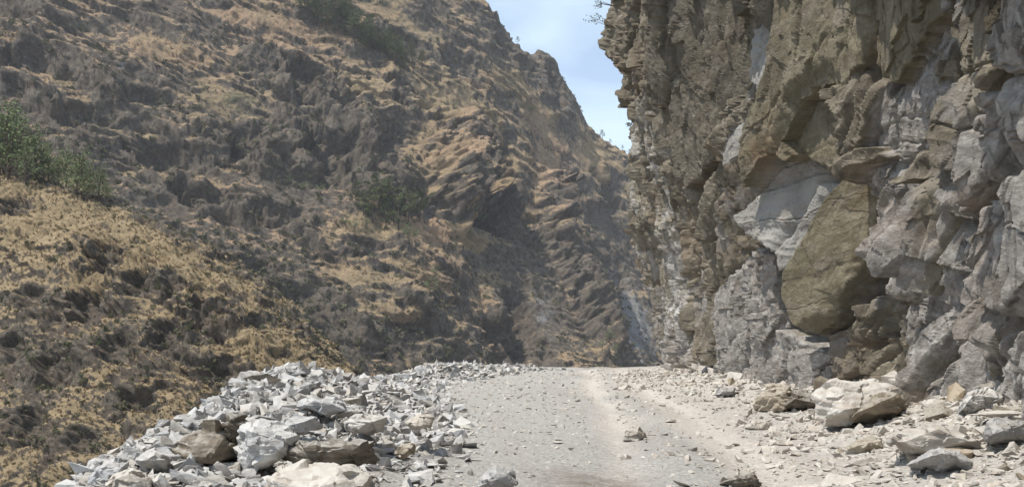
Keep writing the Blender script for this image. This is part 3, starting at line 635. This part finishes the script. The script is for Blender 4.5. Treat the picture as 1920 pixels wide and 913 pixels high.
def outline_stone(name, mat, out, d, th, seed, lv=3, back=.8, up=0., rough=.02, strata=0, tilt=0., **k):
    """a boulder whose near side has the given outline at distance d and which is th deep"""
    r = np.random.default_rng(seed); o = np.array(out, float); c = o.mean(0); pts = []
    for px, py in o:
        dd = d+tilt*(px-c[0])/F*d+th*r.uniform(-.2, .25)
        pts.append(P(c[0]+(px-c[0])*r.uniform(.35, .9), c[1]+(py-c[1])*r.uniform(.3, .85), dd-r.uniform(.0, .35)*th)); pts.append(P(px, py, dd+.25*th*r.uniform(.6, 1.3)))
        q = P(c[0]+(px-c[0])*back, c[1]+(py-c[1])*back, dd+th*r.uniform(.85, 1.1)); q[2] += up; pts.append(q)
    return solid(name, mat, pts, lv, seed, rough, strata, **k)
# --- named boulders
def hz(x, y): return float(h_road(np.array([x]), np.array([y]))[0])
HB = [ # outline, distance, depth, material, label
 ([(445,855),(452,800),(490,782),(530,795),(560,815),(550,845),(500,872),(460,878)], 8.6, .55, M_slate, .01, 'white wedge shaped boulder standing above the brown slab'),
 ([(535,842),(560,830),(700,828),(708,850),(705,868),(640,872),(560,868)], 8.45, .75, M_brown, .02, 'long dark brown layered slab lying across the rubble'),
 ([(498,913),(520,882),(570,876),(660,874),(688,890),(690,918),(600,935),(510,935)], 7.7, .8, M_cream, .01, 'large cream white boulder at the bottom of the frame'),
 ([(330,862),(345,820),(395,790),(432,812),(440,850),(400,878),(350,882)], 8.7, .7, M_brown, .02, 'tilted grey brown layered boulder left of the white wedge'),
 ([(408,800),(430,782),(458,778),(462,800),(445,840),(428,830)], 9.0, .35, M_brown, .02, 'upright reddish shard beside the white wedge'),
 ([(255,862),(290,838),(318,860),(312,885),(275,888)], 8.0, .4, M_slate, 0, 'flat bluish white square slab on the left slope'),
 ([(165,913),(180,878),(215,858),(240,866),(235,900),(200,922)], 7.6, .4, M_slate, 0, 'smooth grey stone farthest left at the bottom'),
 ([(198,915),(215,890),(250,880),(285,895),(280,925),(215,930)], 7.3, .4, M_cream, 0, 'pale cream stone in the lower left rubble'),
 ([(892,915),(905,890),(930,872),(960,880),(968,905),(940,925)], 7.9, .4, M_slate, 0, 'bright white pointed stone at the bottom near the road'),
 ([(505,812),(540,785),(595,782),(600,800),(560,812)], 10.2, .5, M_slate, .02, 'flat grey slab behind the white wedge'),
 ([(560,760),(580,745),(640,752),(655,770),(610,778)], 12.2, .6, M_slate, .02, 'broad grey slab in the middle of the bank'),
 ([(740,850),(755,832),(775,834),(778,852),(755,858)], 9.1, .3, M_tan, 0, 'small ochre stone right of the brown slab'),
 ([(560,728),(575,712),(600,716),(604,736),(580,742)], 15.5, .5, M_slate, 0, 'light stone high on the rubble bank'),
 ([(450,712),(465,696),(500,700),(498,718),(470,724)], 18.5, .6, M_slate, 0, 'grey block at the top left end of the bank'),
 ([(505,700),(520,689),(560,688),(572,700),(540,712)], 18.5, .6, M_slate, 0, 'pale flat block on the crest of the bank'),
 ([(640,792),(670,778),(720,784),(712,802),(660,806)], 11, .5, M_slate, .02, 'long light grey slab in the rubble behind the brown slab'),
 ([(760,792),(790,775),(815,782),(810,800),(775,804)], 12, .4, M_cream, 0, 'pale stone at the road side of the bank'),
 ([(1415,762),(1425,735),(1450,718),(1480,722),(1488,745),(1475,768),(1440,772)], 20.4, .9, M_tan, .01, 'ochre boulder against the foot of the cliff'),
 ([(1465,764),(1474,735),(1500,722),(1532,730),(1536,752),(1510,766)], 20.2, .8, M_brown, .01, 'dark brown stone standing in for the shaded right side of the ochre boulder'),  # shade right of the ochre boulder, built as a separate dark stone
 ([(1598,822),(1640,785),(1680,778),(1700,795),(1698,820),(1650,828)], 14.6, .9, M_tan, .01, 'big tan wedge boulder lying on the right scree'),
 ([(1535,815),(1530,765),(1560,742),(1640,738),(1692,760),(1690,780),(1640,800),(1600,822)], 15.2, 1.1, M_cream, .01, 'large cream boulder behind the tan wedge'),
 ([(1735,775),(1742,750),(1765,738),(1800,745),(1800,768),(1770,782)], 15.6, .7, M_cliff, .01, 'pinkish boulder with dark face near the right wall'),
 ([(1168,822),(1175,800),(1198,795),(1212,812),(1200,828)], 14.8, .4, M_cream, 0, 'lone cream stone in the middle of the road'),
 ([(1345,915),(1362,900),(1415,895),(1425,915),(1390,925)], 9.7, .35, M_brown, .01, 'reddish brown stone at the bottom edge of the road'),
 ([(1665,885),(1680,865),(1770,862),(1850,885),(1845,915),(1700,915)], 10.2, .8, M_cream, .01, 'wide flat whitish slab at the lower right'),
 ([(1845,915),(1850,880),(1890,868),(1935,880),(1940,925)], 9.9, .6, M_slate, 0, 'grey white block in the bottom right corner'),
 ([(1700,915),(1760,885),(1800,893),(1830,915),(1770,930)], 9.6, .6, M_slate, 0, 'low grey slab beside the corner block'),
 ([(1590,868),(1610,850),(1650,852),(1655,872),(1620,878)], 12, .4, M_tan, .01, 'small tan slab in front of the tan wedge'),
 ([(1800,850),(1815,815),(1850,805),(1880,820),(1870,850)], 12.4, .6, M_slate, .01, 'grey boulder at the foot of the right rib'),
 ([(1340,730),(1352,715),(1378,716),(1380,732),(1360,738)], 26, .6, M_slate, 0, 'small grey block at the base of the far wall'),
 ([(1395,800),(1410,785),(1445,790),(1440,805),(1412,808)], 16.6, .4, M_cream, 0, 'cream slab at the road edge below the ochre boulder'),
]
for i, (out, d, th, mt, st, lb) in enumerate(HB):
    o = outline_stone('boulder', mt, out, d, th, 40+i, 4, rough=.04, strata=st*1.5)
    g_ = hz(o.location.x, o.location.y-.1)
    if o.location.x > 0: o.location.z = g_-.07
    o['label'] = lb; o['category'] = 'boulder'; o['group'] = 'large boulders beside the road'
    if mt is M_cliff:
        n_ = len(o.data.vertices)
        for a, v_ in (('stain', .3), ('fresh', .4)): o.data.attributes.new(a, 'FLOAT', 'POINT').data.foreach_set('value', np.full(n_, v_, np.float32))

# --- prototypes
PROT = {}
for key, mt, fl in (('slate', M_slate, .24), ('cream', M_cream, .38), ('tan', M_tan, .5), ('brown', M_brown, .4)):
    PROT[key] = [rnd_stone(100+17*i+len(key), fl*(1+.5*(i % 3)), mt, 2) for i in range(9)]
LOWP = []
for i in range(22):
    me = rnd_stone(500+i, .16+.09*(i % 5), M_slate); n_ = len(me.vertices); a = np.zeros(n_*3, np.float32); me.vertices.foreach_get('co', a)
    LOWP.append((a.reshape(-1, 3), np.array([p.vertices[:] for p in me.polygons], np.int32))); bpy.data.meshes.remove(me)
def rot(rz, rx, ry):
    return (Matrix.Rotation(rz, 3, 'Z') @ Matrix.Rotation(rx, 3, 'X') @ Matrix.Rotation(ry, 3, 'Y'))
def put(key, x, y, size, label, group, tilt=.35, sink=.2):
    me = random.choice(PROT[key]); o = link('rock', me, label=label, category='rock', group=group)
    m = rot(random.uniform(0, 6.28), random.gauss(0, tilt), random.gauss(0, tilt)).to_4x4()
    o.matrix_world = Matrix.Translation((x, y, hz(x, y)+size*random.uniform(-.02, .16))) @ m @ Matrix.Diagonal((size*random.uniform(.8, 1.25), size, size*random.uniform(.8, 1.2), 1))
G1 = ('angular grey slate slab heaped in the rubble bank left of the road', 'slate slabs on the left rubble bank')
G1b = ('brownish weathered slab heaped in the rubble bank left of the road', 'brown slabs on the left rubble bank')
G2 = ('cream broken stone lying on the scree below the cliff', 'cream stones at the cliff foot')
G2b = ('tan broken stone lying on the scree below the cliff', 'tan stones at the cliff foot')
G3 = ('small loose cream stone lying out on the gravel road surface', 'loose stones on the road')
n = 0
while n < 165:
    y = 6.3*(46/6.3)**random.random(); x = ex(y)+random.uniform(-.3, 1)*np.interp(y, [8, 20, 40], [2.6, 3.9, 2.8])
    s = random.choice((.18, .22, .28, .36, .5))*np.interp(y, [7, 20], [.62, 1.25])*random.uniform(.8, 1.2)
    if random.random() < .13: put('brown', x, y, s, *G1b)
    else: put('slate', x, y, s, *G1, tilt=.45)
    n += 1
n = 0
while n < 115:
    y = 8.5*(44/8.5)**(random.random()**1.3); x = wx_(y)-abs(random.gauss(0, 1.3))-.1
    s = random.choice((.14, .2, .28, .4, .55))*np.interp(y, [8, 20], [.8, 1.3])
    if random.random() < .22: put('tan', x, y, s, *G2b)
    else: put('cream', x, y, s, *G2)
    n += 1
for _ in range(34):
    y = random.uniform(8.5, 26); x = random.uniform(1.5, wx_(y)-2)
    put('cream', x, y, random.uniform(.08, .2), *G3, tilt=.15)
# --- the uncounted rest: rubble and gravel as single meshes
def scatter(name, XYZ, size, mats, protos, tilt, label=None, cat=None, flatten=1.):
    Vs, Ts, tn = [], [], []; off = 0; tone = RNG.random(len(size))
    pid = RNG.integers(0, len(protos), len(size))
    a, b, c = RNG.uniform(0, 6.28, len(size)), RNG.normal(0, tilt, len(size)), RNG.normal(0, tilt, len(size))
    for k, (pv, pt) in enumerate(protos):
        I = np.nonzero(pid == k)[0]
        if not len(I): continue
        ca, sa = np.cos(a[I]), np.sin(a[I]); cb, sb = np.cos(b[I]), np.sin(b[I]); cc, sc = np.cos(c[I]), np.sin(c[I])
        Rz = np.zeros((len(I), 3, 3)); Rz[:, 0, 0] = ca; Rz[:, 0, 1] = -sa; Rz[:, 1, 0] = sa; Rz[:, 1, 1] = ca; Rz[:, 2, 2] = 1
        Rx = np.zeros_like(Rz); Rx[:, 0, 0] = 1; Rx[:, 1, 1] = cb; Rx[:, 1, 2] = -sb; Rx[:, 2, 1] = sb; Rx[:, 2, 2] = cb
        Ry = np.zeros_like(Rz); Ry[:, 1, 1] = 1; Ry[:, 0, 0] = cc; Ry[:, 0, 2] = sc; Ry[:, 2, 0] = -sc; Ry[:, 2, 2] = cc
        M = (Rz @ Rx @ Ry)
        v = np.einsum('nij,vj->nvi', M, pv)*size[I][:, None, None]*(1+.35*RNG.normal(size=(len(I), 1, 3)).clip(-1.5, 1.5)*(0 if protos is not LOWP else 1)); v[..., 2] *= flatten; v += XYZ[I][:, None, :]
        Vs.append(v.reshape(-1, 3)); t = pt[None]+(np.arange(len(I))*len(pv))[:, None, None]+off; Ts.append(t.reshape(-1, pt.shape[1])); off += len(I)*len(pv)
        tn.append(np.repeat(tone[I], len(pv)))
    me = mesh_np(name, np.concatenate(Vs), np.concatenate(Ts), mats, False, dict(tone=np.concatenate(tn)))
    o = link(name, me, kind='stuff')
    if label: o['label'] = label; o['category'] = cat
    return o
def on_ground(x, y, dz): return np.c_[x, y, h_road(x, y)+dz]
n = 46000; y = 5.5*(50/5.5)**RNG.random(n); wdt = np.interp(y, [6, 20, 40], [3.2, 4.8, 3.6]); x = ex(y)+RNG.uniform(-.55, 1.05, n)*wdt*np.sqrt(RNG.random(n))
s = (.02+.28*RNG.random(n)**5)*np.interp(y, [7, 20], [.75, 1.35])
scatter('slate_rubble', on_ground(x, y, s*.12), s, [M_slate], LOWP, .5, 'grey slate rubble covering the bank left of the road', 'rubble')
n = 14000; y = 7*(50/7)**RNG.random(n); x = wx_(y)+.5-np.abs(RNG.normal(0, 1.9, n)); s = (.03+.15*RNG.random(n)**3)*np.interp(y, [7, 20], [.8, 1.4])
scatter('cream_rubble', on_ground(x, y, s*.1), s, [M_cream], LOWP, .4, 'cream rubble and chips along the foot of the cliff', 'rubble')
n = 22000; y = 6*(54/6)**RNG.random(n); x = ex(y)+1.5+RNG.random(n)*(wx_(y)-ex(y)-2); s = (.012+.06*RNG.random(n)**6)*np.interp(y, [7, 25], [.8, 2.2]); xc = 1.4+.075*y; s = s*np.where(np.abs(np.abs(x-xc)-.85) < .35, .45, 1)*np.where(np.hypot((x-.85)/.9, (y-8.6)/2.6) < 1, .5, 1)
scatter('road_gravel', on_ground(x, y, s*.05), s, [M_cream], LOWP, .3, 'fine pale gravel strewn over the road', 'gravel')

# ------------------------------------------------------------------ vegetation
def ico(seed, sub=1):
    bm = bmesh.new(); bmesh.ops.create_icosphere(bm, subdivisions=sub, radius=.5)
    r = random.Random(seed)
    for v in bm.verts: v.co *= r.uniform(.65, 1.2); v.co.z = v.co.z*.75+.1
    a = np.array([v.co[:] for v in bm.verts]); t = np.array([[v.index for v in f.verts] for f in bm.faces], np.int32); bm.free(); return a, t
def tuft(seed, n=9, spread=.5):
    """a tussock of bent blades"""
    r = np.random.default_rng(seed); V = []; T = []
    for i in range(n):
        a = r.uniform(0, 6.28); l = r.uniform(.6, 1.); c = np.array((math.cos(a), math.sin(a), 0)); s = np.array((-c[1], c[0], 0))*.11
        b = c*.08; m = c*spread*.45*l+np.array((0, 0, .55*l)); t = c*spread*l+np.array((0, 0, .62*l)); k = len(V)
        V += [b-s, b+s, m+s, m-s, t]; T += [(k, k+1, k+2), (k, k+2, k+3), (k+3, k+2, k+4)]
    return np.array(V), np.array(T, np.int32)
def leafball(seed, n=45):
    r = np.random.default_rng(seed); V = []; T = []
    for i in range(n):
        d = r.normal(size=3); d /= np.linalg.norm(d); p = d*r.uniform(.25, .55)*np.array((1, 1, .7)); p[2] += .25
        a = r.normal(size=3)*.11; b = np.cross(a, r.normal(size=3)); b *= .10/(np.linalg.norm(b)+1e-6); k = len(V)
        V += [p-a, p+b, p+a, p-b]; T += [(k, k+1, k+2), (k, k+2, k+3)]
    return np.array(V), np.array(T, np.int32)
ICO = [ico(i) for i in range(6)]; TUF = [tuft(i) for i in range(6)]; LB = [leafball(i) for i in range(6)]
def pick(G, n, f, ymax=1e9):
    X, Y, Z, nz, gr, N = G; w_ = (f(nz, gr)*(Y < ymax)*(X/Y > -.75)*(X/Y < .3)).ravel(); w_ = np.clip(w_, 0, None)/np.clip(w_, 0, None).sum()
    i = RNG.choice(w_.size, n, p=w_); return np.c_[X.ravel()[i], Y.ravel()[i], Z.ravel()[i]]
p = pick(SG, 24000, lambda nz, g: sm(.2, .7, g)+.04); s = RNG.uniform(.22, .6, len(p)); p[:, 2] -= .03
scatter('dry_grass', p, s, [M_tuft], TUF, .2, 'golden dry grass tussocks on the near hillside', 'grass')
p = pick(SG, 5000, lambda nz, g: sm(.75, .1, g)*.8+.08); s = RNG.uniform(.25, .75, len(p))
scatter('low_scrub', p, s, [M_scrub], LB, .3, 'dull green and grey low scrub on the near hillside', 'scrub')
p = pick(MG, 16000, lambda nz, g: sm(.2, .7, g)+.1, 600); s = RNG.uniform(.6, 1.4, len(p)); p[:, 2] -= .1
scatter('mountain_grass', p, s, [M_tuft], TUF, .2, 'dry grass tussocks over the far mountainside', 'grass')
p = pick(MG, 11000, lambda nz, g: sm(.8, .1, g)*.8+.15, 600); s = RNG.uniform(.8, 2.3, len(p))
scatter('mountain_scrub', p, s, [M_scrub], LB, .3, 'dark scrub dotted over the far mountainside', 'scrub')

def tube(bm, pts, r0, r1, n=6):
    rings = []
    for i, p_ in enumerate(pts):
        t = i/(len(pts)-1); d = (Vector(pts[min(i+1, len(pts)-1)])-Vector(pts[max(i-1, 0)])).normalized(); a = d.orthogonal().normalized(); b = d.cross(a); r = r0+(r1-r0)*t
        rings.append([bm.verts.new(Vector(p_)+(a*math.cos(6.283*k/n)+b*math.sin(6.283*k/n))*r) for k in range(n)])
    for A, B in zip(rings, rings[1:]):
        for k in range(n): bm.faces.new((A[k], A[(k+1) % n], B[(k+1) % n], B[k]))
    bm.faces.new(rings[-1]); bm.faces.new(list(reversed(rings[0])))
def tree_meshes(seed, kind, mat, leaves=750):
    """unit-height tree: bent trunk with limbs, crown of leaf clumps along the limbs"""
    r = random.Random(seed); bm = bmesh.new(); q = np.random.default_rng(seed)
    top = .93; lean = (r.uniform(-.08, .08), r.uniform(-.08, .08)); tr = [(lean[0]*t*t, lean[1]*t*t, t*top-.06*(t == 0)) for t in (0, .25, .5, .75, 1)]
    tube(bm, tr, .022, .006); ends = []
    nl = {'pine': 13, 'lush': 30}.get(kind, 9)
    for i in range(nl):
        t = {'pine': .28+.68*i/nl, 'lush': .12+.84*i/nl}.get(kind, r.uniform(.2, .7))
        L = ((.30*(1.08-t)+.05)*(r.uniform(.7, 1.25) if kind == 'lush' else 1) if kind != 'bush' else r.uniform(.2, .38)); a = i*2.4+r.uniform(-.4, .4); up = r.uniform(.02, .12) if kind == 'pine' else r.uniform(.12, .35)
        p0 = Vector((lean[0]*t*t, lean[1]*t*t, t*top)); p1 = p0+Vector((math.cos(a)*L*.5, math.sin(a)*L*.5, up*.4)); p2 = p0+Vector((math.cos(a)*L, math.sin(a)*L, up))
        tube(bm, [p0, p1, p2], .008, .003, 4); ends += [(p1.lerp(p2, .1), .07), (p2, .085), (p1.lerp(p2, .6), .08)]
    ends.append((Vector((lean[0], lean[1], .95)), .06))
    for f in bm.faces: f.smooth = True
    tm = bpy.data.meshes.new('trunk'); bm.to_mesh(tm); bm.free(); tm.materials.append(M_bark)
    V = []; T = []; tn = []; per = leaves//len(ends)
    for c_, rad in ends:
        tone = r.random(); rad *= r.uniform(.7, 1.3)
        for k in range(per):
            d = q.normal(size=3); d /= np.linalg.norm(d); p_ = np.array(c_)+d*rad*q.random()**.5*np.array((1, 1, .65))
            a = q.normal(size=3); a /= np.linalg.norm(a); b = np.cross(a, q.normal(size=3)); b /= np.linalg.norm(b)+1e-6; a *= .021; b *= .012; j = len(V)
            V += [p_-a, p_+b, p_+a, p_-b]; T += [(j, j+1, j+2, j+3)]; tn += [tone]*4
    cm = mesh_np('crown', V, T, [mat], False, dict(tone=np.array(tn)))
    return tm, cm
TREES = {'lushdark': [tree_meshes(120+i, 'lush', M_dark, 1200) for i in range(4)], 'lush': [tree_meshes(80+i, 'lush', M_pine, 1150) for i in range(5)], 'pine': [tree_meshes(i, 'pine', M_pine) for i in range(4)], 'dark': [tree_meshes(20+i, 'pine', M_dark) for i in range(4)], 'bush': [tree_meshes(40+i, 'bush', M_dark) for i in range(4)], 'lbush': [tree_meshes(90+i, 'bush', M_mid, 1100) for i in range(4)], 'gbush': [tree_meshes(60+i, 'bush', M_pine) for i in range(3)]}
def plant(kind, name, loc, h, label, cat, group, wide=1.):
    tm, cm = random.choice(TREES[kind]); o = empty(name, loc, label=label, category=cat, group=group)
    o.rotation_euler = (0, 0, random.uniform(0, 6.28)); o.scale = (h*wide, h*wide, h)
    t = bpy.data.objects.new('trunk', tm); C.objects.link(t); t.parent = o
    c_ = bpy.data.objects.new('crown', cm); C.objects.link(c_); c_.parent = o
    return o
def grid_hit(G, px, py):
    X, Y, Z = G[:3]; a = 960+F*X/Y-px; b = HY-F*(Z-EYE)/Y-py; m = (np.abs(a) < 4) & (np.abs(b) < 4)
    if not m.any(): m = (np.abs(a) < 14) & (np.abs(b) < 14)
    if not m.any(): return None
    i = np.argmin(np.where(m, Y, 1e9)); return np.array((X.ravel()[i], Y.ravel()[i], Z.ravel()[i]))
def crest_hit(G, px, jit=0):
    X, Y, Z = G[:3]; a = np.abs(960+F*X/Y-px) < 4; e_ = np.where(a, (Z-EYE)/Y, -9); i0 = np.argmax(e_); yc = Y.ravel()[i0]; m = a & (Y > yc-jit) & (Y < yc+.5); c_ = np.nonzero(m.ravel())[0]; i = i0 if jit == 0 or not len(c_) else RNG.choice(c_); return np.array((X.ravel()[i], Y.ravel()[i], Z.ravel()[i]))
def trees(G, lst, kind, name, label, cat, group, crest=False):
    for px, py, hp in lst:
        q = crest_hit(G, px, 9 if G is SG else 0) if crest else grid_hit(G, px, py)
        if q is None: continue
        plant(kind, name, (q[0], q[1], q[2]-.1), hp*random.uniform(.75, 1.2)*q[1]/F, label, cat, group, random.uniform(.9, 1.5))
trees(SG, [(-30,330,100),(-14,330,112),(2,332,96),(14,335,104),(28,340,96),(40,342,84),(52,348,88),(66,352,70),(80,352,66),(92,362,58)], 'lush', 'pine_tree', 'bright green pine in the dense row on the near crest at the left edge', 'tree', 'dense pines on the near crest', True)
trees(SG, [(110,375,52),(124,375,66),(140,380,60),(152,380,70),(166,385,52),(182,395,60),(200,395,50)], 'lush', 'pine_tree', 'smaller grey green pine standing further down the near crest', 'tree', 'thin pines down the near crest', True)
trees(MG, [(565,30,40),(582,42,43),(598,34,48),(615,52,43),(632,60,40),(650,62,48),(668,76,43),(684,84,40),(700,96,48),(716,100,40),(735,108,60),(752,112,36),(770,120,40),(612,22,40),(640,36,40),(590,14,36),(575,20,48),(600,48,48),(624,46,52),(642,52,48),(660,64,50),(676,74,48),(692,88,48),(726,104,48),(744,116,43),(790,126,36),(760,134,31),(690,60,36),(655,40,38)], 'lushdark', 'pine_tree', 'dark green pine in the diagonal row high on the mountain', 'tree', 'pines in the high diagonal row')
trees(MG, [(690,385,52),(708,392,57),(725,405,59),(742,415,62),(760,400,52),(778,392,44),(715,372,46),(740,378,46),(795,385,36),(700,410,57),(735,395,65),(750,425,57),(770,415,52),(788,405,44),(682,398,46),(720,425,52)], 'lbush', 'leafy_tree', 'round dark green tree in the clump at the middle of the mountainside', 'tree', 'tree clump on the middle slope')
trees(MG, [(645,425,28),(668,432,26),(690,425,24),(905,420,34),(890,400,24),(575,355,24),(600,362,22),(630,345,20),(1140,640,26),(1128,655,24),(1155,660,24),(820,520,30),(810,545,26),(770,450,30),(545,345,20),(855,200,20),(1000,215,18)], 'gbush', 'shrub', 'lone grey green shrub scattered on the far mountainside', 'shrub', 'lone shrubs on the mountainside')
trees(SG, [(105,495,22),(125,690,30),(155,720,26),(60,680,24),(230,590,20),(350,620,18),(300,545,22),(400,690,18),(90,740,26),(40,600,20),(180,650,24),(270,700,20)], 'bush', 'shrub', 'low dark green shrub growing on the near hillside', 'shrub', 'shrubs on the near hillside')
trees(MG, [(972,0,16),(1133,0,15),(1148,0,12),(1184,0,16),(1170,0,10),(1062,0,8)], 'dark', 'pine_tree', 'tiny thin tree standing on the far skyline', 'tree', 'trees on the skyline', True)
# twigs growing out of the cliff edge
def twig(px, py, d, seed, label, n=4, L=.8):
    r = random.Random(seed); q = P(px, py, d); root = empty('dry_plant', q, label=label, category='plant')
    bm = bmesh.new(); V = []; T = []; tn = []
    for i in range(n):
        a = Vector((-r.uniform(.5, 1), r.uniform(-.4, .4), r.uniform(-.3, .7))).normalized()*L*r.uniform(.5, 1)
        tube(bm, [Vector((.25, .1, -.05)), a*.5+Vector((0, 0, .05)), a], .012, .004, 4)
        for k in range(16):
            p_ = a*r.uniform(.55, 1.05)+Vector((r.gauss(0, .06), r.gauss(0, .06), r.gauss(0, .06))); u = Vector((r.gauss(0, 1), r.gauss(0, 1), r.gauss(0, 1))).normalized()*.05; v_ = u.orthogonal().normalized()*.025; j = len(V)
            V += [p_-u, p_+v_, p_+u, p_-v_]; T.append((j, j+1, j+2, j+3)); tn += [r.random()]*4
    me = bpy.data.meshes.new('stem'); bm.to_mesh(me); bm.free(); me.materials.append(M_bark); link('stem', me, root)
    link('foliage', mesh_np('foliage', [tuple(a) for a in V], T, [M_dark], False, dict(tone=np.array(tn))), root)
twig(1196, 236, 43.5, 3, 'sparse dark weed sticking out where the overhang meets the rough rock edge', 4, .7)
twig(1142, 50, 33, 5, 'thin bare twig reaching into the sky from the overhang tip', 3, .9)
twig(1140, 8, 33, 9, 'small leafy twig at the top edge of the overhang', 3, .6)

# ------------------------------------------------------------------ air
bm = bmesh.new(); bmesh.ops.create_cube(bm, size=1)
for v_ in bm.verts: v_.co = Vector((v_.co.x*10400, v_.co.y*10400, -77 if v_.co.z < 0 else 420))
me = bpy.data.meshes.new('haze'); bm.to_mesh(me); bm.free()
hm = bpy.data.materials.new('haze_air'); hm.use_nodes = True; hn = hm.node_tree; hn.nodes.clear()
pv = hn.nodes.new('ShaderNodeVolumePrincipled'); pv.inputs['Density'].default_value = .00018; pv.inputs['Color'].default_value = (.90, .93, 1, 1)
oo = hn.nodes.new('ShaderNodeOutputMaterial'); hn.links.new(pv.outputs[0], oo.inputs['Volume']); me.materials.append(hm)
link('haze', me, kind='stuff')
